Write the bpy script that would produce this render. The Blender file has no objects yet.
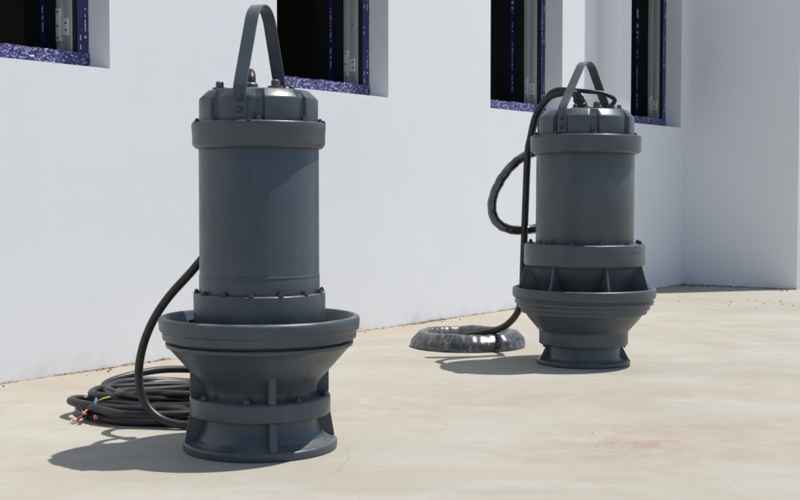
import bpy, bmesh, math, random
from mathutils import Vector, Matrix, noise
C = bpy.context.scene.collection
SC = bpy.context.scene
R = math.radians
PI = math.pi
rnd = random.Random(7)

# ------------------------------------------------------------------ helpers
def link(name, bm, mats, parent=None, smooth=True, sharp=32):
    """turn a bmesh into ONE mesh object, smooth shaded with sharp creases"""
    bm.normal_update()
    for f in bm.faces: f.smooth = smooth
    if smooth:
        lim = R(sharp)
        for e in bm.edges:
            if len(e.link_faces) == 2:
                e.smooth = e.calc_face_angle(0) < lim
    me = bpy.data.meshes.new(name)
    bm.to_mesh(me); bm.free()
    for m in (mats if isinstance(mats, (list, tuple)) else [mats]): me.materials.append(m)
    o = bpy.data.objects.new(name, me); C.objects.link(o)
    if parent: o.parent = parent
    return o

def tag(o, label=None, cat=None, group=None, kind=None):
    if label: o['label'] = label
    if cat: o['category'] = cat
    if group: o['group'] = group
    if kind: o['kind'] = kind
    return o

def empty(name, loc, rz=0):
    o = bpy.data.objects.new(name, None); C.objects.link(o)
    o.location = loc; o.rotation_euler = (0, 0, rz); o.empty_display_size = .2
    return o

def copy_tree(o, parent=None):
    c = o.copy(); C.objects.link(c)
    if parent: c.parent = parent
    for ch in list(o.children): copy_tree(ch, c)
    return c

def soften(prof, rad=.003):
    """round the corners of an (r, z) profile"""
    out = [prof[0]]
    for i in range(1, len(prof) - 1):
        p, a, b = Vector(prof[i]), Vector(prof[i-1]), Vector(prof[i+1])
        da, db = (a - p), (b - p)
        if da.length < 1e-6 or db.length < 1e-6: continue
        ang = da.angle(db)
        if ang > R(158): out.append(tuple(p)); continue
        k = min(rad, da.length * .4, db.length * .4)
        q0, q1 = p + da.normalized() * k, p + db.normalized() * k
        mid = p * .5 + (q0 + q1) * .25
        out += [tuple(q0), tuple(mid), tuple(q1)]
    out.append(prof[-1])
    return out

def lathe(bm, prof, seg=96, fn=None, close=False):
    rings = []
    for (r, z) in prof:
        if r < 1e-5:
            rings.append([bm.verts.new((0, 0, z))]); continue
        ring = []
        for i in range(seg):
            a = 2 * PI * i / seg
            rr, zz = (r, z) if fn is None else fn(r, z, a)
            ring.append(bm.verts.new((rr * math.sin(a), -rr * math.cos(a), zz)))
        rings.append(ring)
    pairs = list(zip(rings, rings[1:]))
    if close: pairs.append((rings[-1], rings[0]))
    for A_, B_ in pairs:
        for i in range(seg):
            j = (i + 1) % seg
            if len(A_) == 1 and len(B_) == 1: continue
            if len(A_) == 1: bm.faces.new((A_[0], B_[j], B_[i]))
            elif len(B_) == 1: bm.faces.new((A_[i], A_[j], B_[0]))
            else: bm.faces.new((A_[i], A_[j], B_[j], B_[i]))
    bmesh.ops.recalc_face_normals(bm, faces=bm.faces)
    return bm

def box(bm, x0, x1, y0, y1, z0, z1, bev=0, M=None):
    t = bmesh.new()
    bmesh.ops.create_cube(t, size=1)
    bmesh.ops.transform(t, matrix=Matrix.Translation(((x0+x1)/2, (y0+y1)/2, (z0+z1)/2)) @ Matrix.Diagonal((x1-x0, y1-y0, z1-z0, 1)), verts=t.verts)
    if bev: bmesh.ops.bevel(t, geom=list(t.edges), offset=bev, segments=2, affect='EDGES', profile=.6)
    if M is not None: bmesh.ops.transform(t, matrix=M, verts=t.verts)
    join(bm, t)
    return bm

def join(bm, t):
    mp = {v: bm.verts.new(v.co) for v in t.verts}
    for f in t.faces:
        nf = bm.faces.new([mp[v] for v in f.verts]); nf.material_index = f.material_index
    t.free()

def spline(pts, n=10, closed=False):
    P = [Vector(p) for p in pts]; out = []
    m = len(P)
    rng = range(m) if closed else range(m - 1)
    for i in rng:
        g = (lambda k: P[k % m]) if closed else (lambda k: P[max(0, min(m - 1, k))])
        p0, p1, p2, p3 = g(i-1), g(i), g(i+1), g(i+2)
        for k in range(n):
            t = k / n
            out.append(.5*((2*p1)+(p2-p0)*t+(2*p0-5*p1+4*p2-p3)*t*t+(3*p1-p0-3*p2+p3)*t**3))
    if not closed: out.append(P[-1])
    return out

def tube(bm, path, rad, seg=12, caps=True, rfn=None):
    n = len(path)
    T = [(path[min(i+1, n-1)] - path[max(i-1, 0)]).normalized() for i in range(n)]
    up = Vector((0, 0, 1)) if abs(T[0].z) < .9 else Vector((1, 0, 0))
    N = (up - T[0] * up.dot(T[0])).normalized()
    rings = []
    for i in range(n):
        N = (N - T[i] * N.dot(T[i])).normalized()
        B = T[i].cross(N)
        ring = []
        for k in range(seg):
            a = 2 * PI * k / seg
            r = rad if rfn is None else rfn(i, a)
            ring.append(bm.verts.new(path[i] + N * (math.cos(a) * r) + B * (math.sin(a) * r)))
        rings.append(ring)
    for a_, b_ in zip(rings, rings[1:]):
        for k in range(seg):
            j = (k + 1) % seg
            bm.faces.new((a_[k], a_[j], b_[j], b_[k]))
    if caps:
        bm.faces.new(rings[0][::-1]); bm.faces.new(rings[-1])
    bmesh.ops.recalc_face_normals(bm, faces=bm.faces)
    return bm

# ------------------------------------------------------------------ materials
def mat(name):
    m = bpy.data.materials.new(name); m.use_nodes = True
    nt = m.node_tree; b = nt.nodes['Principled BSDF']
    return m, nt, b

class N:
    """small node-graph writer"""
    def __init__(s, nt): s.nt = nt
    def n(s, t, **kw):
        x = s.nt.nodes.new(t)
        for k, v in kw.items(): setattr(x, k, v)
        return x
    def l(s, a, b): s.nt.links.new(a, b)
    def coord(s, scale=(1, 1, 1), rot=(0, 0, 0)):
        tc = s.n('ShaderNodeTexCoord'); mp = s.n('ShaderNodeMapping')
        mp.inputs['Scale'].default_value = scale; mp.inputs['Rotation'].default_value = rot
        s.l(tc.outputs['Object'], mp.inputs['Vector']); return mp.outputs[0]
    def noise(s, v, scale, det=4, rough=.55, dist=0):
        x = s.n('ShaderNodeTexNoise'); x.inputs['Scale'].default_value = scale
        x.inputs['Detail'].default_value = det; x.inputs['Roughness'].default_value = rough
        x.inputs['Distortion'].default_value = dist
        s.l(v, x.inputs['Vector']); return x.outputs['Fac']
    def ramp(s, f, stops):
        x = s.n('ShaderNodeValToRGB'); e = x.color_ramp.elements
        while len(e) < len(stops): e.new(.5)
        for i, (p, c) in enumerate(stops):
            e[i].position = p
            e[i].color = (c, c, c, 1) if not isinstance(c, (tuple, list)) else (*c, 1)
        s.l(f, x.inputs[0]); return x.outputs[0]
    def mix(s, f, a, b, mode='MIX'):
        x = s.n('ShaderNodeMix', data_type='RGBA', blend_type=mode)
        for sock, v in ((x.inputs[0], f), (x.inputs[6], a), (x.inputs[7], b)):
            if hasattr(v, 'is_linked'): s.l(v, sock)
            else: sock.default_value = v if not isinstance(v, (tuple, list)) else (*v, 1)
        return x.outputs[2]
    def math(s, op, a, b=0, clamp=False):
        x = s.n('ShaderNodeMath', operation=op, use_clamp=clamp)
        for sock, v in ((x.inputs[0], a), (x.inputs[1], b)):
            if hasattr(v, 'is_linked'): s.l(v, sock)
            else: sock.default_value = v
        return x.outputs[0]
    def bump(s, h, strength, dist, nrm=None):
        x = s.n('ShaderNodeBump'); x.inputs['Strength'].default_value = strength; x.inputs['Distance'].default_value = dist
        s.l(h, x.inputs['Height'])
        if nrm is not None: s.l(nrm, x.inputs['Normal'])
        return x.outputs[0]

def pump_paint(name, tint):
    m, nt, b = mat(name); g = N(nt); v = g.coord()
    big = g.noise(v, 3.2, 5, .6); fine = g.noise(v, 55, 3, .6); mid = g.noise(v, 14, 4, .6)
    c = g.mix(g.ramp(big, [(.35, 0), (.7, 1)]), tuple(x*.86 for x in tint), tuple(x*1.12 for x in tint))
    # dust settled on faces that look up, and faint scuffs
    geo = g.n('ShaderNodeNewGeometry'); sp = g.n('ShaderNodeSeparateXYZ'); g.l(geo.outputs['Normal'], sp.inputs[0])
    up = g.ramp(sp.outputs['Z'], [(.55, 0), (.95, 1)])
    dust = g.math('MULTIPLY', up, g.ramp(mid, [(.38, .05), (.72, .38)]))
    c = g.mix(dust, c, (.33, .30, .26))
    streak = g.noise(g.coord((26, 26, 1.6)), 1.0, 4, .65)
    c = g.mix(g.ramp(streak, [(.60, 0), (.78, .16)]), c, (.22, .215, .20))
    spots = g.noise(v, 120, 2, .5)
    c = g.mix(g.ramp(spots, [(.70, 0), (.75, .35)]), c, (.25, .25, .25))
    g.l(c, b.inputs['Base Color'])
    g.l(g.ramp(mid, [(.3, .30), (.75, .46)]), b.inputs['Roughness'])
    grain = g.noise(v, 170, 3, .7)
    n1 = g.bump(grain, .14, .003, g.bump(fine, .14, .004)); n2 = g.bump(mid, .14, .008, n1)
    g.l(n2, b.inputs['Normal'])
    return m

M = {}
M['paint_a'] = pump_paint('pump paint', (.050, .064, .079))
M['paint_b'] = pump_paint('pump paint far', (.054, .068, .082))

m, nt, b = mat('bolt steel'); g = N(nt)
g.l(g.mix(g.noise(g.coord(), 40), (.028, .032, .037), (.065, .07, .078)), b.inputs['Base Color'])
b.inputs['Roughness'].default_value = .35; b.inputs['Metallic'].default_value = .3
M['bolt'] = m

m, nt, b = mat('black cable rubber'); g = N(nt); v = g.coord()
c = g.mix(g.ramp(g.noise(v, 18, 5, .65), [(.42, 0), (.75, .8)]), (.010, .010, .0105), (.030, .030, .030))
g.l(c, b.inputs['Base Color']); b.inputs['Roughness'].default_value = .42
g.l(g.bump(g.noise(v, 90, 3), .15, .002), b.inputs['Normal'])
M['rubber'] = m

def film_wrap(name, dark, light, scale, creases=False):
    m, nt, b = mat(name); g = N(nt)
    v = g.coord(scale)
    streak = g.noise(v, 1, 4, .6, .6)
    c = g.mix(g.ramp(streak, [(.46, 0), (.56, .25), (.70, 1)]), dark, light)
    h = None
    if creases:
        sp = g.n('ShaderNodeSeparateXYZ'); tcc = g.n('ShaderNodeTexCoord'); g.l(tcc.outputs['Object'], sp.inputs[0])
        an = g.math('ARCTAN2', sp.outputs['Y'], sp.outputs['X'])
        cx = g.n('ShaderNodeCombineXYZ'); g.l(g.math('ADD', g.math('MULTIPLY', an, 9), g.math('MULTIPLY', sp.outputs['Z'], 14)), cx.inputs[0]); g.l(g.math('MULTIPLY', sp.outputs['Z'], 6), cx.inputs[1])
        ln = g.noise(cx.outputs[0], 1.6, 5, .75, .4)
        c = g.mix(g.ramp(ln, [(.47, 0), (.50, .75), (.53, 0)]), c, (.38, .37, .34))
        c = g.mix(g.ramp(ln, [(.58, 0), (.62, .7)]), c, (.016, .014, .012))
        h = ln
    g.l(c, b.inputs['Base Color'])
    b.inputs['Roughness'].default_value = .24
    b.inputs['Specular IOR Level'].default_value = .9
    b.inputs['Coat Weight'].default_value = 1; b.inputs['Coat Roughness'].default_value = .22
    if h is None: h = g.noise(g.coord(tuple(x*1.3 for x in scale)), 1.2, 3, .5, .8)
    nb = g.bump(h, .26, .015)
    g.l(nb, b.inputs['Normal']); g.l(nb, b.inputs['Coat Normal'])
    return m
m, nt, b = mat('clear creased film'); g = N(nt)
sp = g.n('ShaderNodeSeparateXYZ'); tcc = g.n('ShaderNodeTexCoord'); g.l(tcc.outputs['Object'], sp.inputs[0])
an = g.math('ARCTAN2', sp.outputs['Y'], sp.outputs['X'])
cx = g.n('ShaderNodeCombineXYZ'); g.l(g.math('ADD', g.math('MULTIPLY', an, 9), g.math('MULTIPLY', sp.outputs['Z'], 9)), cx.inputs[0]); g.l(g.math('MULTIPLY', sp.outputs['Z'], 7), cx.inputs[1])
fold = g.noise(cx.outputs[0], 1.2, 2, .5, .2)
haze = g.noise(g.coord(), 7, 4, .6)
alpha = g.math('ADD', g.ramp(haze, [(.35, .05), (.75, .12)]), g.ramp(fold, [(.484, 0), (.498, .42), (.512, 0)]), True)
b.inputs['Base Color'].default_value = (.52, .51, .48, 1); b.inputs['Roughness'].default_value = .5; b.inputs['Specular IOR Level'].default_value = 0
tr_ = g.n('ShaderNodeBsdfTransparent'); tr_.inputs[0].default_value = (.93, .92, .90, 1)
mx = g.n('ShaderNodeMixShader'); g.l(alpha, mx.inputs[0]); g.l(tr_.outputs[0], mx.inputs[1]); g.l(b.outputs[0], mx.inputs[2])
gl = g.n('ShaderNodeBsdfGlossy'); gl.inputs['Roughness'].default_value = .22
nb = g.bump(fold, .16, .010, g.bump(g.noise(g.coord(), 14, 2, .5), .08, .006)); g.l(nb, gl.inputs['Normal'])
fr_ = g.n('ShaderNodeFresnel'); fr_.inputs['IOR'].default_value = 1.8; g.l(nb, fr_.inputs['Normal'])
mx2 = g.n('ShaderNodeMixShader'); g.l(fr_.outputs[0], mx2.inputs[0]); g.l(mx.outputs[0], mx2.inputs[1]); g.l(gl.outputs[0], mx2.inputs[2])
g.l(mx2.outputs[0], nt.nodes['Material Output'].inputs['Surface'])
M['clear_film'] = m
M['wrap_cable'] = film_wrap('clear film over cable', (.014, .013, .012), (.15, .14, .12), (14, 14, 9))

m, nt, b = mat('white plaster'); g = N(nt); v = g.coord()
c = g.mix(g.ramp(g.noise(v, .9, 5, .6), [(.3, 0), (.7, 1)]), (.75, .757, .768), (.785, .79, .796))
c = g.mix(g.ramp(g.noise(g.coord((1.2, 1.2, .5)), 3, 6, .7), [(.60, 0), (.85, .22)]), c, (.69, .68, .665))
tc = g.n('ShaderNodeTexCoord'); sp = g.n('ShaderNodeSeparateXYZ'); g.l(tc.outputs['Object'], sp.inputs[0])
low = g.math('SUBTRACT', 1, g.math('DIVIDE', sp.outputs['Z'], .22, True), True)     # splash dirt along the foot
low = g.math('MULTIPLY', g.math('POWER', low, 2.2), g.ramp(g.noise(v, 6, 5, .7), [(.42, .0), (.75, .5)]))
c = g.mix(low, c, (.42, .37, .31))
g.l(c, b.inputs['Base Color']); b.inputs['Roughness'].default_value = .75
b.inputs['Specular IOR Level'].default_value = .3
g.l(g.bump(g.noise(v, 45, 4, .6), .12, .004, g.bump(g.noise(v, 2.2, 4), .18, .02)), b.inputs['Normal'])
M['plaster'] = m

m, nt, b = mat('dark interior'); b.inputs['Base Color'].default_value = (.20, .20, .19, 1); b.inputs['Roughness'].default_value = .9
M['interior'] = m
m, nt, b = mat('black window liner'); b.inputs['Base Color'].default_value = (.012, .012, .014, 1); b.inputs['Roughness'].default_value = .6
M['liner'] = m
m, nt, b = mat('bare aluminium'); g = N(nt)
g.l(g.mix(g.noise(g.coord((30, 30, 2)), 1), (.42, .45, .44), (.60, .62, .60)), b.inputs['Base Color'])
b.inputs['Roughness'].default_value = .45; b.inputs['Metallic'].default_value = .25
M['alu'] = m
m, nt, b = mat('bracket steel'); b.inputs['Base Color'].default_value = (.66, .66, .64, 1); b.inputs['Roughness'].default_value = .4
M['bracket'] = m

def film_mat(name, axis, rows, crumple=False):
    """blue protective film: lines of small white print along the strip; the crumpled one shows white folds"""
    m, nt, b = mat(name); g = N(nt); v = g.coord()
    tc = g.n('ShaderNodeTexCoord'); sp = g.n('ShaderNodeSeparateXYZ'); g.l(tc.outputs['Object'], sp.inputs[0])
    f = None
    for (c0, hw, seed) in rows:
        d = g.math('ABSOLUTE', g.math('SUBTRACT', sp.outputs[axis], c0))
        inrow = g.math('LESS_THAN', d, hw)
        z = g.math('ADD', sp.outputs['Z'], seed)
        def white(scale):
            x = g.n('ShaderNodeTexWhiteNoise', noise_dimensions='1D'); g.l(g.math('FLOOR', g.math('MULTIPLY', z, scale)), x.inputs['W']); return x.outputs['Value']
        word = g.math('GREATER_THAN', white(11), .38)                      # words and the gaps between them
        letter = g.math('GREATER_THAN', white(75), .42)
        thin = g.math('MAXIMUM', g.math('LESS_THAN', d, hw*.45), g.math('GREATER_THAN', white(5), .5))
        k = g.math('MULTIPLY', g.math('MULTIPLY', inrow, word), g.math('MULTIPLY', letter, thin))
        f = k if f is None else g.math('MAXIMUM', f, k)
    if crumple:
        cr = g.ramp(g.noise(g.coord((.7, 1, 1.5), (0, R(25), 0)), 62, 5, .7, 1.0), [(.555, 0), (.60, 1)])
        f = cr if f is None else g.math('MAXIMUM', f, cr)
    base = g.mix(g.noise(v, 14, 4), (.018, .016, .080), (.040, .034, .165))
    if crumple: base = g.mix(g.noise(v, 26, 4, .6, 1), (.016, .015, .085), (.042, .038, .20))
    c = g.mix(g.math('MULTIPLY', f, .88), base, (.66, .66, .76))
    g.l(c, b.inputs['Base Color']); b.inputs['Roughness'].default_value = .3
    g.l(g.bump(g.noise(v, 50, 3, .6, .5), .5, .01), b.inputs['Normal'])
    return m
M['film'] = film_mat('printed blue film', 'X', [(-.024, .008, 3.3), (-.060, .009, 8.1)])
M['film_left'] = film_mat('printed blue film of the other jamb', 'X', [(-1.23 + .024, .008, 3.3), (-1.23 + .060, .009, 8.1)])
M['film_inner'] = film_mat('printed blue film inside', 'Y', [(.473, .010, 5.7)])
M['film_crumpled'] = film_mat('crumpled blue film', 'X', [], True)

def solid(name, col, rough=.4, metal=0):
    m, nt, b = mat(name); b.inputs['Base Color'].default_value = (*col, 1)
    b.inputs['Roughness'].default_value = rough; b.inputs['Metallic'].default_value = metal
    return m
M['red'] = solid('red core insulation', (.20, .045, .035)); M['copper'] = solid('stripped copper', (.85, .50, .40), .35, .3)
M['blue'] = solid('blue core insulation', (.07, .30, .62)); M['yellow'] = solid('yellow core insulation', (.62, .56, .05))
M['white'] = solid('white filler cord', (.75, .72, .68), .8)
M['redseal'] = solid('red sealing washer', (.30, .04, .04))

# concrete
m, nt, b = mat('sandy concrete'); g = N(nt); v = g.coord()
a1 = g.noise(v, .55, 6, .62, .6); a2 = g.noise(g.coord((.8, 1.3, 1), (0, 0, R(24))), 1.3, 7, .66, .8); a3 = g.noise(v, 7, 6, .7)
c = g.mix(g.ramp(a1, [(.36, 0), (.66, 1)]), (.338, .314, .262), (.402, .380, .330))
c = g.mix(g.ramp(a2, [(.50, 0), (.62, .55), (.8, .75)]), c, (.315, .275, .222))                  # reddish sand drifted in streaks
c = g.mix(g.ramp(g.noise(g.coord((.9, 1.5, 1), (0, 0, R(-14))), 1.5, 7, .7, .4), [(.50, 0), (.60, .30), (.75, .5)]), c, (.445, .432, .402))   # bleached patches
c = g.mix(g.ramp(a3, [(.35, .22), (.62, 0)]), c, (.33, .29, .235))
st = g.noise(v, 2.6, 8, .75, .3)
c = g.mix(g.ramp(st, [(.61, 0), (.66, .32)]), c, (.31, .280, .235))                     # damp-stained blotches
# reddish dust trodden round the grit patch, and one long pinkish drift across the slab
def patch(cx, cy, sx_, sy_, rot, col, amt, c):
    mpn = g.n('ShaderNodeMapping', vector_type='TEXTURE'); tcn = g.n('ShaderNodeTexCoord')
    mpn.inputs['Location'].default_value = (cx, cy, 0); mpn.inputs['Rotation'].default_value = (0, 0, R(rot)); mpn.inputs['Scale'].default_value = (sx_, sy_, 1)
    g.l(tcn.outputs['Object'], mpn.inputs['Vector'])
    ln = g.n('ShaderNodeVectorMath', operation='LENGTH'); g.l(mpn.outputs[0], ln.inputs[0])
    fo = g.math('MULTIPLY', g.ramp(ln.outputs['Value'], [(.0, 1), (1, 0)]), g.ramp(g.noise(v, 4.5, 8, .72, .5), [(.36, 0), (.62, amt)]))
    return g.mix(fo, c, col)
dw = g.n('ShaderNodeVectorMath', operation='DOT_PRODUCT'); g.l(v, dw.inputs[0]); dw.inputs[1].default_value = (.80841, -.58862, 0)
dist = g.math('SUBTRACT', dw.outputs['Value'], -2.0964*.80841 - 6.5125*.58862)                 # metres out from the foot of the wall
drift = g.math('MULTIPLY', g.ramp(dist, [(.02, 1), (.75, 0)]), g.ramp(g.noise(v, 3.2, 8, .72, .4), [(.34, 0), (.60, .85)]))
c = g.mix(drift, c, (.375, .305, .235))                                                        # sand blown against the wall
c = patch(.98, 4.95, .75, .55, 15, (.30, .225, .168), 1.0, c)
c = patch(.2, 5.9, 1.7, .50, 18, (.325, .262, .200), .9, c)
c = patch(1.5, 5.35, 1.2, .35, 12, (.33, .268, .208), .9, c)
c = patch(.3, 4.45, 1.1, .16, -6, (.36, .30, .235), .8, c)
c = patch(-.2, 6.4, .5, .35, 0, (.335, .31, .27), .9, c)
c = patch(2.2, 6.2, 1.1, .5, -8, (.325, .268, .208), .9, c)
c = patch(-1.5, 7.0, 1.6, .35, 50, (.33, .285, .23), .8, c)
c = patch(-.7, 4.0, .9, .3, 8, (.40, .375, .34), .8, c)
tr = g.noise(g.coord((1.2, 9, 1), (0, 0, R(20))), 3.2, 6, .7, .5)
c = g.mix(g.ramp(tr, [(.57, 0), (.66, .13)]), c, (.46, .475, .43))                       # fine trowel and sweep marks
tr2 = g.noise(g.coord((10, 1.4, 1), (0, 0, R(-35))), 2.6, 6, .7, .5)
c = g.mix(g.ramp(tr2, [(.60, 0), (.67, .16)]), c, (.30, .262, .21))
gr = g.noise(v, 160, 3, .7)
c = g.mix(g.ramp(gr, [(.30, .25), (.55, 0)]), c, (.27, .235, .19))
sp1 = g.noise(v, 60, 3, .6)
c = g.mix(g.ramp(sp1, [(.68, 0), (.76, .5)]), c, (.22, .19, .16))
vo = g.n('ShaderNodeTexVoronoi', feature='DISTANCE_TO_EDGE'); vo.inputs['Scale'].default_value = .42
dv = g.n('ShaderNodeMixRGB'); dv.blend_type = 'ADD'; dv.inputs[0].default_value = .35
nz = g.n('ShaderNodeTexNoise'); nz.inputs['Scale'].default_value = 2.5; nz.inputs['Detail'].default_value = 6
g.l(v, nz.inputs['Vector']); g.l(v, dv.inputs[1]); g.l(nz.outputs['Color'], dv.inputs[2]); g.l(dv.outputs[0], vo.inputs['Vector'])
crack = g.ramp(vo.outputs['Distance'], [(0, 1), (.004, 0)])
crack = g.math('MULTIPLY', crack, g.ramp(g.noise(v, .8, 2), [(.50, 0), (.62, .35)]))
c = g.mix(crack, c, (.26, .225, .18))
g.l(c, b.inputs['Base Color']); b.inputs['Roughness'].default_value = .85; b.inputs['Specular IOR Level'].default_value = .25
h1 = g.bump(g.noise(v, 1.4, 5, .6), .35, .03); h2 = g.bump(g.noise(v, 38, 6, .7), .30, .006, h1)
g.l(g.bump(crack, .6, -.004, h2), b.inputs['Normal'])
M['ground'] = m
m, nt, b = mat('crumbled mortar'); g = N(nt)
g.l(g.mix(g.ramp(g.noise(g.coord(), 9, 4, .7), [(.35, 0), (.65, 1)]), (.12, .095, .07), (.40, .34, .27)), b.inputs['Base Color']); b.inputs['Roughness'].default_value = .95
M['mortar'] = m
M['brick'] = solid('reddish grit', (.36, .23, .16), .95)

# ------------------------------------------------------------------ ground
bm = bmesh.new()
S = 150
bmesh.ops.create_grid(bm, x_segments=60, y_segments=60, size=S)
o = link('ground', bm, M['ground']); o['kind'] = 'structure'

# ------------------------------------------------------------------ building
AX, AY = -2.0964, 6.5125
ROT = math.atan2(.80841, .58862)
bld = empty('building', (AX, AY, 0), ROT)
tag(bld, 'white plastered building with unglazed dark windows and a projecting side wing', 'building')
H = 8.0; WT = .62
KC = 8.8216
win_r = [.766 + 2.65 * i for i in range(4)]
WW, WZ0, WZ1 = 1.23, 1.705, 3.35

def facade(x0, x1, z0, z1, holes, thick):
    """front and back skins with openings and the reveals between them (local y = inward)"""
    bm = bmesh.new()
    xs = sorted({x0, x1, *[h[0] for h in holes], *[h[1] for h in holes]})
    zs = sorted({z0, z1, *[h[2] for h in holes], *[h[3] for h in holes]})
    def q(*p):
        bm.faces.new([bm.verts.new(c) for c in p])
    def hole(xm, zm): return any(h[0] < xm < h[1] and h[2] < zm < h[3] for h in holes)
    for a, b_ in zip(xs, xs[1:]):
        for c, d in zip(zs, zs[1:]):
            if hole((a+b_)/2, (c+d)/2): continue
            q((a, 0, c), (b_, 0, c), (b_, 0, d), (a, 0, d))
            q((a, thick, c), (a, thick, d), (b_, thick, d), (b_, thick, c))
    for (a, b_, c, d) in holes:
        q((a, 0, c), (a, 0, d), (a, thick, d), (a, thick, c)); q((b_, 0, c), (b_, thick, c), (b_, thick, d), (b_, 0, d))
        q((a, 0, c), (a, thick, c), (b_, thick, c), (b_, 0, c)); q((a, 0, d), (b_, 0, d), (b_, thick, d), (a, thick, d))
    q((x0, 0, z0), (x0, 0, z1), (x0, thick, z1), (x0, thick, z0)); q((x1, 0, z0), (x1, thick, z0), (x1, thick, z1), (x1, 0, z1))
    q((x0, 0, z1), (x1, 0, z1), (x1, thick, z1), (x0, thick, z1))
    bmesh.ops.remove_doubles(bm, verts=bm.verts, dist=1e-5)
    bmesh.ops.recalc_face_normals(bm, faces=bm.faces)
    return bm
wall = link('wall', facade(-9, KC, -.3, H, [(r - WW, r, WZ0, WZ1) for r in win_r], WT), M['plaster'], bld, smooth=False)
wall['label'] = 'long white plastered wall pierced by windows'
bm = bmesh.new(); box(bm, 6.767, 7.05, -.2, .02, -.3, H, .006)
link('pilaster', bm, M['plaster'], bld)
bm = bmesh.new(); box(bm, KC + .001, 16, -1.25, 6, -.3, H, .008)
w2 = link('wall', bm, M['plaster'], bld); w2['label'] = 'shaded grey side wing wall'
bm = bmesh.new(); box(bm, -9, KC, WT + .05, 6, -.25, H - .05)                     # the dark room behind
for f in list(bm.faces):
    f.normal_flip()
# front of the room stays open towards the openings
bm.faces.ensure_lookup_table()
for f in list(bm.faces):
    if abs(f.calc_center_median().y - (WT + .05)) < 1e-4: bm.faces.remove(f)
link('room', bm, M['interior'], bld, smooth=False)
bm = bmesh.new(); box(bm, -9.1, KC - .2, 0, 6.1, H + .002, H + .2); box(bm, KC - .2, 16.2, -1.75, 6.1, H + .002, H + .2)     # unseen roof slabs; overhang on the wing added to shade the pilaster
link('roof_with_added_eave', bm, M['plaster'], bld, smooth=False)

def crumple(bm, amp, sc, seed):
    for v in bm.verts:
        n_ = noise.noise_vector(v.co * sc + Vector((seed, 0, 0)))
        v.co += Vector((n_.x * .3, -abs(n_.y), n_.z * .3)) * amp
def strip(bm, x0, x1, z0, z1, y, nx, nz):
    g_ = [[bm.verts.new((x0 + (x1-x0)*i/nx, y, z0 + (z1-z0)*j/nz)) for j in range(nz+1)] for i in range(nx+1)]
    for i in range(nx):
        for j in range(nz): bm.faces.new((g_[i][j], g_[i+1][j], g_[i+1][j+1], g_[i][j+1]))

def make_window(seed):
    """local x runs from 0 (right edge of the opening) to -WW; y is inward"""
    w0, w1 = -WW, 0; z0, z1 = WZ0, WZ1; J = .085
    bm = bmesh.new()
    D0, D1 = .185, WT + .03
    box(bm, w1 - J, w1 - .002, D0, D1, z0 + .002, z1 - .002)
    box(bm, w0 + .002, w0 + J, D0, D1, z0 + .002, z1 - .002)
    box(bm, w0 + J, w1 - J, D0, D1, z0 + .002, z0 + J); box(bm, w0 + J, w1 - J, D0, D1, z1 - J, z1 - .002)
    fr = link('window', bm, M['liner'], bld, smooth=False)
    # bare aluminium tracks on the faces of the frame that look inwards: two rails and a slot between
    for (xa, xb) in ((w1 - J - .012, w1 - J - .001), (w0 + J + .001, w0 + J + .012)):
        t = bmesh.new()
        for (ya, yb) in ((.215, .272), (.298, .345)): box(t, xa, xb, ya, yb, z0 + J, z1 - J, .002)
        box(t, (xa+xb)/2 - .003, (xa+xb)/2 + .003, .272, .298, z0 + J, z1 - J)
        tr = link('track', t, M['alu'], fr)
        if xa < -WW/2: continue
        xf = xa
        t = bmesh.new(); box(t, xf - .008, xf, .235, .305, 1.90, 2.00, .002); link('hinge_plate', t, M['bracket'], fr)
        t = bmesh.new(); box(t, xf - .012, xf, .300, .335, 1.87, 2.06, .002); link('hinge_plate', t, M['bracket'], fr)
        for (yy, zz, dx) in ((.318, 1.89, .012), (.318, 1.96, .012), (.318, 2.04, .012), (.25, 1.93, .008), (.25, 1.97, .008), (.26, 2.25, 0)):
            t = bmesh.new(); lathe(t, [(0, -.002), (.006, -.002), (.006, .003), (0, .003)], 10)
            for v in t.verts: v.co = Vector((xf - dx - v.co.z, yy + v.co.x, zz + v.co.y))
            link('screw', t, M['liner'], fr)
    bm = bmesh.new(); strip(bm, w1 - J + .002, w1 - .003, z0 + .06, z1, D0 - .006, 5, 90); crumple(bm, .006, 30, seed)
    link('protective_film', bm, M['film'], fr)
    bm = bmesh.new(); strip(bm, w0 + .003, w0 + J - .002, z0 + .06, z1, D0 - .006, 5, 90); crumple(bm, .006, 30, seed+3)
    link('protective_film', bm, M['film_left'], fr)
    bm = bmesh.new(); strip(bm, w0 + .003, w1 - .003, z0 + .004, z0 + J + .012, D0 - .008, 90, 8); crumple(bm, .03, 22, seed+7)
    link('protective_film', bm, M['film_crumpled'], fr)
    # film on the inner edge of the frame
    for (xa, sgn) in ((w1 - J - .004, -1), (w0 + J + .004, 1)):
        bm = bmesh.new(); strip(bm, 0, .042, z0 + J, z1 - J, 0, 3, 80)
        for v in bm.verts:
            n_ = noise.noise(v.co * 25 + Vector((seed, 4, 0)))
            v.co = Vector((xa + sgn * (.003 + .003 * n_), .452 + v.co.x, v.co.z))
        link('protective_film', bm, M['film_inner'], fr)
    return fr
w0 = make_window(1)
w0.location.x = win_r[0]
for i in range(1, 4):
    c = copy_tree(w0, bld); c.location.x = win_r[i]

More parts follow.
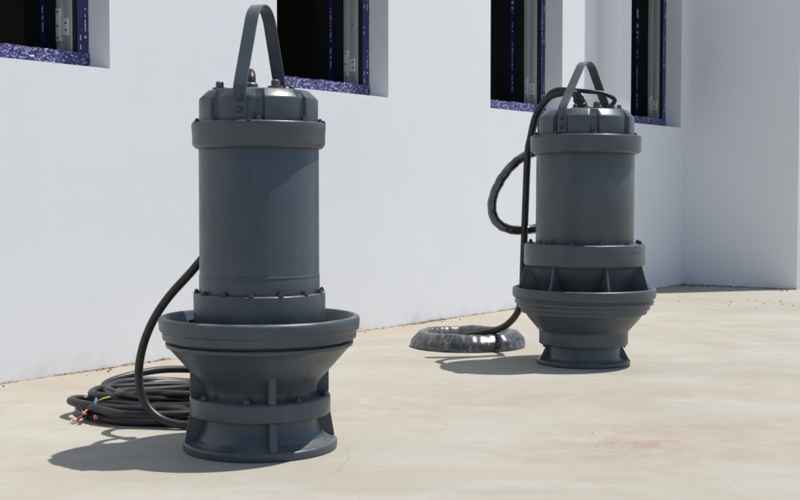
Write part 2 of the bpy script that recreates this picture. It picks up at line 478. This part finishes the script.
# crumbled mortar and dirt along the foot of the walls
bm = bmesh.new()
def clod(bm, p, s, fl=.6):
    t = bmesh.new(); bmesh.ops.create_icosphere(t, subdivisions=1, radius=1)
    sd = Vector((rnd.random()*50, rnd.random()*50, 0))
    for v in t.verts:
        v.co *= .75 + .5 * noise.noise(v.co * 1.3 + sd)
        v.co.z *= fl
        v.co *= s
    bmesh.ops.rotate(t, matrix=Matrix.Rotation(rnd.random()*6.28, 3, 'Z'), verts=t.verts)
    bmesh.ops.translate(t, vec=p, verts=t.verts)
    join(bm, t)
Mb = Matrix.Translation((AX, AY, 0)) @ Matrix.Rotation(ROT, 4, 'Z')
k = -2.0
while k < KC:
    off = -.2 if 6.75 < k < 7.06 else 0
    dens = noise.noise(Vector((k * 1.4, 3, 1)))
    s = rnd.uniform(.006, .014) * (1 + 1.1 * max(0, dens))
    clod(bm, Mb @ Vector((k, off - rnd.uniform(0, .02), s*.2)), s, .7)
    if dens > .15 and rnd.random() < .5: clod(bm, Mb @ Vector((k, off - rnd.uniform(.01, .05), .003)), rnd.uniform(.006, .022), .5)
    if rnd.random() < .12: clod(bm, Mb @ Vector((k, off - rnd.uniform(.02, .16), .004)), rnd.uniform(.004, .012))
    k += rnd.uniform(.004, .02) if dens > -.05 else rnd.uniform(.02, .12)
y = 0
while y > -1.25:
    s = rnd.uniform(.008, .02)
    clod(bm, Mb @ Vector((KC - rnd.uniform(0, .02), y, s*.2)), s, .7)
    if rnd.random() < .3: clod(bm, Mb @ Vector((KC - rnd.uniform(.02, .3), y, .004)), rnd.uniform(.006, .022))
    y -= rnd.uniform(.006, .03)
for _ in range(30): clod(bm, Mb @ Vector((KC - abs(rnd.gauss(0, .2)), -abs(rnd.gauss(0, .15)), .006)), rnd.uniform(.008, .025))
def fillet(f, n, seed):
    rows = []
    for i in range(n + 1):
        w_ = max(.002, .012 + .022*noise.noise(Vector((i*.11, seed, 0))) + .010*noise.noise(Vector((i*.5, seed, 3))))
        h_ = max(.001, .006 + .016*noise.noise(Vector((i*.13, seed, 7))) + .007*noise.noise(Vector((i*.6, seed, 9))))
        (ax, ay), (bx, by) = f(i/n)
        rows.append([bm.verts.new(Mb @ Vector((ax + bx*t_, ay + by*t_, z_))) for t_, z_ in ((-.004, h_), (w_*.35, h_*.75), (w_, .001), (w_, -.01))])
    for a_, b_ in zip(rows, rows[1:]):
        for q_ in range(3): bm.faces.new((a_[q_], b_[q_], b_[q_+1], a_[q_+1]))
fillet(lambda t: ((-2 + (KC - .01 + 2)*t, 0), (0, -1)), 620, 1)
fillet(lambda t: ((KC, -1.24*t), (-1, 0)), 80, 5)
o = link('mortar_crumbs', bm, M['mortar'], smooth=False)
tag(o, 'dark crumbled mortar and dirt along the foot of the white wall', 'debris', kind='stuff')

bm = bmesh.new()
for _ in range(34): clod(bm, Vector((.90 + rnd.gauss(0, .055), 4.96 + rnd.gauss(0, .10), .0005)), abs(rnd.gauss(0, .0022)) + .0012, .5)
for _ in range(90):
    yy = rnd.uniform(4.2, 10); clod(bm, Vector((rnd.uniform(-.35, .36) * yy, yy, .001)), rnd.uniform(.001, .0032) * (yy/5), .5)
for _ in range(22): clod(bm, Vector((rnd.gauss(3.2, .3), rnd.gauss(11.4, .3), .002)), abs(rnd.gauss(0, .006)) + .003, .6)
o = link('grit', bm, M['brick'], smooth=False)
tag(o, 'scattered reddish grit lying on the sandy concrete', 'grit', kind='stuff')

# ------------------------------------------------------------------ pump pieces
def bolt_mesh(r=.0115, h=.011):
    bm = bmesh.new()
    lathe(bm, soften([(0, 0), (r*1.45, 0), (r*1.45, h*.25), (0, h*.25)], .001), 20)
    t = bmesh.new(); lathe(t, [(0, h*.2), (r, h*.2), (r, h*1.05), (r*.86, h*1.3), (0, h*1.3)], 6); join(bm, t)
    t = bmesh.new(); lathe(t, [(0, h*1.25), (r*.55, h*1.25), (r*.5, h*1.75), (0, h*1.8)], 12); join(bm, t)
    return bm
BOLT_ME = {}
def bolt(parent, p, d=(0, 0, 1), size=.0115, name='bolt', mt='bolt'):
    key = (size, mt)
    if key not in BOLT_ME:
        o = link('bolt', bolt_mesh(size, size*.95), M[mt]); BOLT_ME[key] = o.data
        bpy.data.objects.remove(o)
    o = bpy.data.objects.new(name, BOLT_ME[key]); C.objects.link(o); o.parent = parent
    o.location = p; o.rotation_euler = Vector((0, 0, 1)).rotation_difference(Vector(d)).to_euler()
    return o
def pol(a, r, z=0):
    """angle in degrees from the side that faces the camera, positive to the right"""
    return Vector((r * math.sin(R(a)), -r * math.cos(R(a)), z))

def plate(bm, prof, ang, th):
    """a flat vertical web: (r, z) outline, thickness th, turned to angle"""
    a = R(ang); d = Vector((math.sin(a), -math.cos(a), 0)); n_ = Vector((math.cos(a), math.sin(a), 0))
    t = bmesh.new()
    A_ = [t.verts.new(d*r + n_*(th/2) + Vector((0, 0, z))) for r, z in prof]
    B_ = [t.verts.new(d*r - n_*(th/2) + Vector((0, 0, z))) for r, z in prof]
    t.faces.new(A_); t.faces.new(B_[::-1])
    for i in range(len(prof)):
        j = (i+1) % len(prof); t.faces.new((A_[i], B_[i], B_[j], A_[j]))
    bmesh.ops.recalc_face_normals(t, faces=t.faces)
    bmesh.ops.bevel(t, geom=[e for e in t.edges], offset=.003, segments=2, affect='EDGES')
    join(bm, t); return bm

def strap(ang, r, z_low, z_sh, z_top, w, th, arc):
    """lifting strap: two flat legs that lean together and join in a rounded arch"""
    a = R(ang); d = Vector((math.sin(a), -math.cos(a), 0)); n_ = Vector((math.cos(a), math.sin(a), 0))
    L = []
    zc = z_top - arc
    sl = math.atan2(r - arc, zc - z_sh)                     # lean of the legs
    L += [(r, z_low), (r, (z_low + z_sh)/2), (r, z_sh - .01)]
    tx, tz = arc * math.cos(sl), zc + arc * math.sin(sl)
    for k in (.04, .12, .25, .4, .55, .7, .85): L.append((r + (tx - r) * k, z_sh + (tz - z_sh) * k))
    K = 14
    for i in range(K + 1):
        t = sl + (PI - 2*sl) * i / K
        L.append((arc * math.cos(t), zc + arc * math.sin(t)))
    for k in (.85, .7, .55, .4, .25, .12, .04): L.append((-(r + (tx - r) * k), z_sh + (tz - z_sh) * k))
    L += [(-r, z_sh - .01), (-r, (z_low + z_sh)/2), (-r, z_low)]
    bm = bmesh.new(); rings = []
    for i, (x, z) in enumerate(L):
        p0, p1 = L[max(0, i-1)], L[min(len(L)-1, i+1)]
        tv = Vector((p1[0]-p0[0], p1[1]-p0[1])).normalized(); nn = Vector((tv.y, -tv.x))
        c = d*x + Vector((0, 0, z)); o_ = d*nn.x + Vector((0, 0, nn.y))
        e = .0015
        rings.append([bm.verts.new(c + n_*u + o_*v_) for u, v_ in ((-w/2+e, 0), (w/2-e, 0), (w/2, e), (w/2, th-e), (w/2-e, th), (-w/2+e, th), (-w/2, th-e), (-w/2, e))])
    for A_, B_ in zip(rings, rings[1:]):
        for k in range(8):
            j = (k+1) % 8; bm.faces.new((A_[k], A_[j], B_[j], B_[k]))
    bm.faces.new(rings[0]); bm.faces.new(rings[-1][::-1])
    bmesh.ops.recalc_face_normals(bm, faces=bm.faces)
    return bm

def lid_mesh(r, z0, z1, z2, r2, nb, off, half, depth):
    """cover with raised panels between bolt pockets"""
    def fn(rr, z, a):
        if rr < r*.80 or z > z1 + .6*(z2-z1): 
            return rr, z
        d = min(abs((math.degrees(a) - off - 360*i/nb + 180) % 360 - 180) for i in range(nb))
        t = max(0, min(1, (half + 1.6 - d) / 2.4)); t = t*t*(3-2*t)
        return rr - depth*t, z
    bm = bmesh.new()
    lathe(bm, soften([(r*.7, z0), (r, z0), (r, z1), (r2, z2), (r2*.6, z2 + .006), (0, z2 + .008)], .006), 240, fn)
    return bm

def plug(parent, p, r, mt, seal=None):
    bm = bmesh.new()
    lathe(bm, soften([(0, 0), (r*1.7, 0), (r*1.7, r*.5), (0, r*.5)], .002), 24)
    t = bmesh.new(); lathe(t, soften([(0, r*.45), (r, r*.45), (r*.95, r*1.7), (r*.6, r*1.95), (0, r*2)], .002), 6 if seal is None else 20); join(bm, t)
    o = link('plug', bm, M[mt], parent); o.location = p
    if seal:
        bm = bmesh.new(); lathe(bm, [(r*1.2, -.002), (r*1.85, -.002), (r*1.85, .004), (r*1.2, .004)], 24, close=True)
        s = link('seal', bm, M[seal], o)
    return o

def gland(parent, p, h, r, mt, lean=(0, 0, 1)):
    bm = bmesh.new()
    lathe(bm, soften([(0, 0), (r*2.0, 0), (r*2.0, .014), (r*1.45, .016), (r*1.4, h*.45), (r*1.7, h*.47), (r*1.7, h*.75), (r*1.25, h), (0, h)], .003), 32)
    o = link('cable_gland', bm, M[mt], parent); o.location = p
    o.rotation_euler = Vector((0, 0, 1)).rotation_difference(Vector(lean).normalized()).to_euler()
    return o

# ------------------------------------------------------------------ near pump
LX, LY = -.5495, 4.886
PA = empty('submersible_pump', (LX, LY, 0), math.atan2(-LX, LY) * 0)
tag(PA, 'nearer grey submersible pump with wide flared flange standing before the black cable heap', 'pump', 'submersible pumps on the concrete')
mp = M['paint_a']
bm = bmesh.new()
lathe(bm, soften([(0, .674), (.234, .674), (.2355, .677), (.2355, .682), (.233, .686), (.233, 1.186), (.2, 1.19), (0, 1.19)], .003), 128)
lathe(bm, soften([(.2, .605), (.235, .605), (.235, .675), (.2, .676)], .003), 128)
motor = link('motor_housing', bm, mp, PA)
bm = bmesh.new()
lathe(bm, soften([(.225, 1.172), (.244, 1.170), (.257, 1.186), (.2585, 1.240), (.260, 1.246), (.260, 1.266), (.254, 1.271), (.22, 1.271)], .004), 128)
ringA = link('clamp_ring', bm, mp, PA)
bm = lid_mesh(.231, 1.268, 1.360, 1.394, .196, 8, 6, 4.6, .017)
lidA = link('lid', bm, mp, PA)
for i in range(8):
    bolt(lidA, pol(6 + 45*i, .238, 1.271), size=.011)
for i in range(4): bolt(ringA, pol(92 + 90*i - 4, .253, 1.268), size=.007)
hA = link('lifting_handle', strap(-13.5, .233, 1.283, 1.392, 1.722, .052, .007, .115), mp, PA); hA.location.x = .010
for s in (-13.5, 166.5):
    for z in (1.308, 1.352):
        bolt(hA, pol(s, .240, z), pol(s, 1), .0115)
plug(lidA, Vector((-.147, -.03, 1.398)), .017, 'paint_a'); plug(lidA, Vector((.078, -.130, 1.396)), .017, 'paint_a', 'redseal')
plug(lidA, Vector((.12, .10, 1.398)), .014, 'paint_a')
gland(lidA, Vector((-.034, .03, 1.398)), .034, .0165, 'paint_a')
bm = bmesh.new()
lathe(bm, soften([(.16, .40), (.228, .40), (.232, .498), (.252, .501), (.2565, .505), (.257, .608), (.252, .613), (.20, .613)], .003), 128)
mfl = link('motor_flange', bm, mp, PA)
for i in range(14): bolt(mfl, pol(-1 + 360/14*i, .245, .613), size=.0095)
# flared bowl: outer rim with a step, the groove, lip, cone down to the throat; inside trough
bm = bmesh.new()
lathe(bm, soften([(.222, .20), (.222, .235), (.227, .255), (.244, .280), (.267, .304), (.289, .328), (.322, .366), (.350, .398), (.359, .404), (.364, .406), (.367, .421),
                  (.340, .423), (.340, .433), (.377, .435), (.379, .464), (.389, .470), (.3925, .510), (.386, .521), (.370, .523), (.364, .515),
                  (.350, .470), (.290, .430), (.235, .425), (.15, .425), (.15, .52)], .004), 144)
bowl = link('bowl', bm, mp, PA)
for a in (-66, -15, 36, 88, 139, 191, 242):
    t = bmesh.new(); plate(t, [(.20, .40), (.352, .455), (.346, .486), (.300, .494), (.225, .490), (.20, .48)], a, .016)
    link('guide_vane', t, mp, bowl)
bm = bmesh.new()
lathe(bm, soften([(.21, .138), (.268, .138), (.2755, .142), (.2755, .206), (.270, .211), (.21, .211)], .003), 128)
band = link('band', bm, mp, PA)
for i in range(8): bolt(band, pol(-5 + 45*i, .254, .211), size=.0125)
bm = bmesh.new()
lathe(bm, soften([(0, 0), (.297, 0), (.301, .004), (.302, .029), (.297, .034), (.278, .036), (.252, .052), (.235, .082), (.226, .115), (.224, .15), (.18, .15)], .003), 128)
link('base', bm, mp, PA)
for i in range(4):
    t = bmesh.new(); plate(t, [(.20, .034), (.296, .034), (.278, .14), (.2, .14)], 16 + 90*i, .029)
    link('rib', t, mp, PA)
    t = bmesh.new(); plate(t, [(.20, .209), (.273, .209), (.273, .318), (.28, .335), (.2, .335)], 16 + 90*i, .029)
    link('rib', t, mp, PA)

# ------------------------------------------------------------------ far pump
RX, RY = 1.079, 7.33
PB = empty('submersible_pump', (RX, RY, 0), 0)
PB.rotation_euler = (0, R(.25), 0)
tag(PB, 'farther grey submersible pump on a narrow foot with open webs above its flange', 'pump', 'submersible pumps on the concrete')
mp = M['paint_b']
bm = bmesh.new()
lathe(bm, soften([(0, .69), (.285, .69), (.285, 1.245), (0, 1.25)], .003), 128)
link('motor_housing', bm, mp, PB)
bm = bmesh.new()
lathe(bm, soften([(.27, 1.228), (.300, 1.226), (.320, 1.240), (.322, 1.322), (.316, 1.333), (.26, 1.334)], .005), 128)
ringB = link('clamp_ring', bm, mp, PB)
bm = lid_mesh(.280, 1.330, 1.436, 1.480, .240, 8, 2, 4.6, .020)
lidB = link('lid', bm, mp, PB)
for i in range(8): bolt(lidB, pol(2 + 45*i, .291, 1.334), size=.012)
hB = link('lifting_handle', strap(-36, .283, 1.345, 1.478, 1.757, .054, .008, .100), mp, PB)
for s in (-36, 144):
    for z in (1.372, 1.425): bolt(hB, pol(s, .291, z), pol(s, 1), .013)
plug(lidB, Vector((-.085, -.16, 1.480)), .014, 'paint_b'); plug(lidB, Vector((.048, -.10, 1.484)), .022, 'paint_b')
plug(lidB, Vector((.175, -.11, 1.480)), .014, 'paint_b')
bm = bmesh.new()
lathe(bm, soften([(0, 0), (.044, 0), (.044, .012), (.036, .014), (.035, .030), (.037, .033), (.037, .040), (.034, .043), (.034, .052), (.0355, .055), (.0355, .061), (.032, .064),
                  (.032, .074), (.034, .077), (.034, .083), (.029, .087), (.026, .112), (.022, .116), (0, .116)], .0015), 32)
slv = link('cable_gland', bm, M['rubber'], lidB); slv.location = (-.005, .05, 1.480); slv.rotation_euler = (0, R(-24), 0)
gland(lidB, Vector((.165, .06, 1.482)), .04, .013, 'paint_b', (-.3, 0, 1))
bm = bmesh.new()
lathe(bm, soften([(.2, .705), (.345, .705), (.351, .699), (.352, .655), (.3505, .652), (.352, .649), (.352, .586), (.344, .578), (.325, .566), (.285, .490), (.262, .430), (.262, .36), (.15, .36)], .004), 128)
mfl = link('motor_flange', bm, mp, PB)
for i in range(12): bolt(mfl, pol(9 + 30*i, .325, .705), size=.0125)
bm = bmesh.new()
lathe(bm, soften([(.255, .116), (.259, .120), (.259, .192), (.270, .205), (.322, .265), (.344, .296), (.366, .300), (.368, .322), (.383, .326), (.385, .348),
                  (.403, .354), (.406, .372), (.400, .376), (.400, .384), (.412, .390), (.418, .400), (.418, .440), (.412, .448), (.396, .448), (.390, .440),
                  (.35, .372), (.26, .34), (.15, .34)], .004), 144)
bowlB = link('bowl', bm, mp, PB)
for a in (-38, 13, 64.5, 116, 167, 219, 270):
    t = bmesh.new(); plate(t, [(.23, .345), (.352, .37), (.388, .436), (.345, .580), (.318, .570), (.24, .45)], a, .016)
    link('guide_vane', t, mp, bowlB)
for a in (-78, 76, 110, -112): bolt(bowlB, pol(a, .238, .117), (0, 0, -1), .011)
bm = bmesh.new()
lathe(bm, soften([(0, 0), (.270, 0), (.274, .004), (.274, .021), (.270, .025), (.232, .027), (.219, .036), (.214, .055), (.213, .118), (.15, .118)], .003), 128)
link('base', bm, mp, PB)
for a in (-80, 88, 150, -150):
    t = bmesh.new(); plate(t, [(.19, .024), (.268, .024), (.262, .034), (.228, .100), (.226, .116), (.19, .116)] if abs(a) > 45 else [(.19, .024), (.244, .024), (.226, .05), (.220, .116), (.19, .116)], a, .018)
    link('rib', t, mp, PB)

# ------------------------------------------------------------------ near cable: from the lid, behind the motor, down into a heap of loops
CR = .0180
cab = empty('power_cable', (-1.0, 5.65, 0))
tag(cab, 'black rubber power cable heaped in loose loops with stripped coloured ends', 'cable')
def rel(pts, o): return [Vector(p) - Vector(o) for p in pts]
O = (-1.0, 5.65, 0)
gx, gy = LX - .034, LY + .03
up = [(gx, gy, 1.42), (gx, gy + .01, 1.452), (gx - .012, gy + .06, 1.474), (gx - .045, gy + .15, 1.44), (gx - .08, gy + .25, 1.33), (gx - .10, gy + .29, 1.15),
      (gx - .13, gy + .28, .95), (-.785, 5.135, .775), (-.850, 5.15, .688), (-.965, 5.19, .565), (-1.040, 5.22, .455), (-1.090, 5.26, .340), (-1.112, 5.29, .225),
      (-1.095, 5.29, .125), (-1.035, 5.27, .055), (-.95, 5.25, .024), (-.84, 5.25, .022)]
# heap: loops laid one over another
loops = [  # centre x, y, radius x, y, height
    (-.90, 5.62, .52, .37, .018), (-1.03, 5.66, .43, .34, .022), (-.90, 5.74, .46, .30, .045), (-1.0, 5.60, .46, .30, .050), (-.96, 5.76, .34, .24, .062),
    (-.86, 5.66, .48, .34, .070), (-1.03, 5.72, .38, .24, .085), (-.88, 5.70, .38, .33, .088), (-.93, 5.78, .46, .33, .100)]
path = list(up)
a0 = R(-60)
NP = 14
for li, (cx, cy, rx, ry, z) in enumerate(loops):
    nxt = loops[min(li+1, len(loops)-1)]
    for k in range(NP):
        t = k / NP
        s_ = t*t*(3-2*t)
        q = [a + (b_ - a) * s_ for a, b_ in zip((cx, cy, rx, ry, z), nxt)]
        a = a0 + 2*PI*t
        wob = 1 + .14 * noise.noise(Vector((math.cos(a)*1.2, math.sin(a)*1.2, li*3.1)))
        zz = q[4] + .030 * noise.noise(Vector((math.cos(a)*1.5 + 7, math.sin(a)*1.5, li*2.3)))
        if li == len(loops) - 1: zz += .028 * math.sin(a)                      # the last loop leans up at the back
        path.append((q[0] + q[2]*wob*math.cos(a), q[1] + q[3]*wob*math.sin(a), max(CR, zz)))
# from the top loop the cable drops to the left and ends at the stripped cores
path += [(-.70, 5.47, .085), (-.82, 5.40, .07), (-1.02, 5.37, .068), (-1.22, 5.39, .065), (-1.37, 5.45, .07), (-1.475, 5.56, .07), (-1.45, 5.68, .06), (-1.36, 5.66, .04), (-1.36, 5.56, .03), (-1.375, 5.47, .024)]
bm = bmesh.new(); tube(bm, spline(rel(path, O), 8), CR, 14)
link('cable', bm, M['rubber'], cab)
# a second thinner lead in the heap
bm = bmesh.new()
pth = []
for k in range(40):
    a = R(100) + 2*PI*k/15
    pth.append((-.95 + (.37 + .05*math.sin(k*.9))*math.cos(a), 5.66 + (.26 + .04*math.cos(k*1.3))*math.sin(a), .085 + .025*math.sin(k*.37) + (.015 if k > 20 else 0)))
tube(bm, spline(rel(pth, O), 6), .013, 10)
link('control_cable', bm, M['rubber'], cab)
def core(pts, r, mt, tip=True, nm='conductor'):
    bm = bmesh.new(); tube(bm, spline(rel(pts, O), 6), r, 8)
    c = link(nm, bm, M[mt], cab)
    if tip:
        p1, p0 = Vector(pts[-1]) - Vector(O), Vector(pts[-2]) - Vector(O); d = (p1 - p0).normalized()
        bm = bmesh.new()
        for j in range(11):
            e = Vector((rnd.uniform(-1, 1), rnd.uniform(-1, 1), rnd.uniform(-.6, 1))) * .009
            s_ = p1 - d*.004 + e*.2
            tube(bm, [s_, s_ + d*.018 + e*.45, s_ + d*rnd.uniform(.022, .032) + e], .0024, 6)
        link('copper_strands', bm, M['copper'], c)
    return c
core([(-1.372, 5.48, .028), (-1.38, 5.45, .024), (-1.395, 5.42, .020), (-1.405, 5.395, .018)], .0075, 'red')
core([(-1.375, 5.48, .028), (-1.365, 5.43, .034), (-1.372, 5.40, .040), (-1.368, 5.38, .046)], .0085, 'red')
core([(-1.376, 5.48, .024), (-1.345, 5.43, .018), (-1.325, 5.40, .018), (-1.318, 5.375, .026)], .0085, 'red')
core([(-1.376, 5.47, .024), (-1.39, 5.42, .012), (-1.41, 5.40, .01), (-1.43, 5.39, .01)], .006, 'white', False, 'filler_cord')
core([(-1.376, 5.47, .020), (-1.34, 5.42, .008), (-1.30, 5.385, .005), (-1.22, 5.345, .004), (-1.10, 5.335, .004), (-1.0, 5.36, .004)], .004, 'red', False)
core([(-1.325, 5.42, .105), (-1.327, 5.405, .085), (-1.327, 5.40, .058)], .0055, 'blue', False)
core([(-1.325, 5.43, .088), (-1.30, 5.42, .102), (-1.27, 5.42, .110), (-1.265, 5.42, .111)], .0038, 'yellow', False)

# ------------------------------------------------------------------ far cable
O = (.443, 8.15, 0)
cabB = empty('power_cable', O)
tag(cabB, 'black power cable hung from the farther pump with its coil wrapped in shiny clear film', 'cable')
main = [(RX - .036, RY + .05, 1.550), (1.036, 7.38, 1.575), (1.018, 7.40, 1.588), (.962, 7.44, 1.592), (.902, 7.48, 1.578), (.856, 7.53, 1.530), (.815, 7.57, 1.450),
        (.792, 7.61, 1.335), (.778, 7.63, 1.24), (.770, 7.66, .97), (.762, 7.68, .66), (.755, 7.70, .405), (.735, 7.74, .27), (.675, 7.83, .175), (.60, 7.93, .125), (.50, 7.97, .100), (.40, 7.98, .085)]
bm = bmesh.new(); tube(bm, spline(rel(main, O), 8), .0215, 14)
link('cable', bm, M['rubber'], cabB)
thin = [(RX + .160, RY + .06, 1.51), (1.262, 7.38, 1.548), (1.195, 7.38, 1.585), (1.098, 7.39, 1.597), (1.0, 7.42, 1.610), (.930, 7.45, 1.613), (.885, 7.49, 1.585), (.850, 7.56, 1.50), (.815, 7.63, 1.38), (.792, 7.67, 1.25), (.778, 7.70, 1.0), (.770, 7.72, .7), (.76, 7.74, .45)]
bm = bmesh.new(); tube(bm, spline(rel(thin, O), 8), .0125, 12)
link('control_cable', bm, M['rubber'], cabB)
loop = [(.95, 7.74, 1.285), (.86, 7.73, 1.262), (.765, 7.72, 1.225), (.690, 7.71, 1.168), (.628, 7.70, 1.090), (.583, 7.70, 1.005), (.566, 7.70, .920), (.580, 7.69, .845), (.628, 7.69, .795), (.70, 7.70, .772), (.78, 7.71, .772), (.87, 7.73, .788), (.96, 7.74, .81)]
bm = bmesh.new()
sp_ = spline(rel(loop, O), 10)
tube(bm, sp_, .027, 16, rfn=lambda i, a: .0285 + .0020*noise.noise(Vector((i*.4, math.cos(a)*1.4, math.sin(a)*1.4))) + .0010*math.sin(i*.8 + a))
link('wrapped_loop', bm, M['wrap_cable'], cabB)
# wrapped coil lying on the ground: a squashed ring with the creases of wound film
bm = bmesh.new()
sec = [(.374, .002), (.376, .016), (.364, .048), (.318, .092), (.305, .098), (.280, .098), (.268, .093), (.240, .060), (.230, .036), (.228, .002)]
sec = soften(sec, .02)
def wr(r, z, a):
    t = (r - .297) / .08
    k = noise.noise(Vector((math.cos(a)*9, math.sin(a)*9, z*10 + r*8))) * .0035
    k += .0010 * math.sin(a*34 + t*2.5 + 2*noise.noise(Vector((math.cos(a)*2, math.sin(a)*2, 5))))
    k += .008 * noise.noise(Vector((math.cos(a)*2.5, math.sin(a)*2.5, 1)))
    f = min(1, z / .03)
    return r + k*f*(1 if t > 0 else -1), z + (k*.7 + .004 + .005*noise.noise(Vector((math.cos(a)*1.6, math.sin(a)*1.6, 9)))) * f
lathe(bm, sec, 260, wr, close=True)
wrap = link('film_wrapping', bm, M['clear_film'], cabB, sharp=60)
for (rr, zz) in ((.350, .020), (.315, .020), (.280, .020), (.250, .020), (.336, .051), (.300, .052), (.264, .050), (.310, .072), (.282, .073)):
    bm = bmesh.new()
    pth = [Vector(((rr + .004*noise.noise(Vector((k*.21, rr*90, zz*50)))) * math.cos(2*PI*k/90), (rr + .004*noise.noise(Vector((k*.21, rr*90, zz*50)))) * math.sin(2*PI*k/90),
                   max(.018, zz + .004*noise.noise(Vector((k*.17, zz*70, rr*30)))))) for k in range(91)]
    tube(bm, pth, .0175, 12, caps=False)
    link('cable_turn', bm, M['rubber'], cabB)

# ------------------------------------------------------------------ light, sky, camera
EL = 67; sx, sy = .9518, .3066
az = math.atan2(sx, sy)
w = bpy.data.worlds.new('World'); SC.world = w; w.use_nodes = True
nt = w.node_tree; bg = nt.nodes['Background']
sky = nt.nodes.new('ShaderNodeTexSky'); sky.sky_type = 'NISHITA'; sky.sun_disc = False
sky.sun_elevation = R(EL); sky.sun_rotation = az; sky.air_density = 1.0; sky.dust_density = .6
nt.links.new(sky.outputs[0], bg.inputs[0]); bg.inputs[1].default_value = .118
sun = bpy.data.lights.new('sun', 'SUN'); sun.energy = 4.6; sun.angle = R(.53); sun.color = (1, .965, .91)
so = bpy.data.objects.new('sun', sun); C.objects.link(so)
d = Vector((sx*math.cos(R(EL)), sy*math.cos(R(EL)), math.sin(R(EL))))
so.rotation_euler = (-d).to_track_quat('-Z', 'Y').to_euler(); so.location = d * 30

cam = bpy.data.cameras.new('camera'); co = bpy.data.objects.new('camera', cam); C.objects.link(co)
cam.sensor_width = 36; cam.lens = 1250/800*36; cam.clip_end = 1000
co.location = (0, 0, 1.0); co.rotation_euler = (PI/2 - math.atan(57/1250), 0, 0)
SC.camera = co
vs = SC.view_settings; vs.view_transform = 'Standard'; vs.look = 'None'; vs.gamma = 1; vs.use_curve_mapping = False; vs.exposure = .13
SC.render.engine = 'CYCLES'
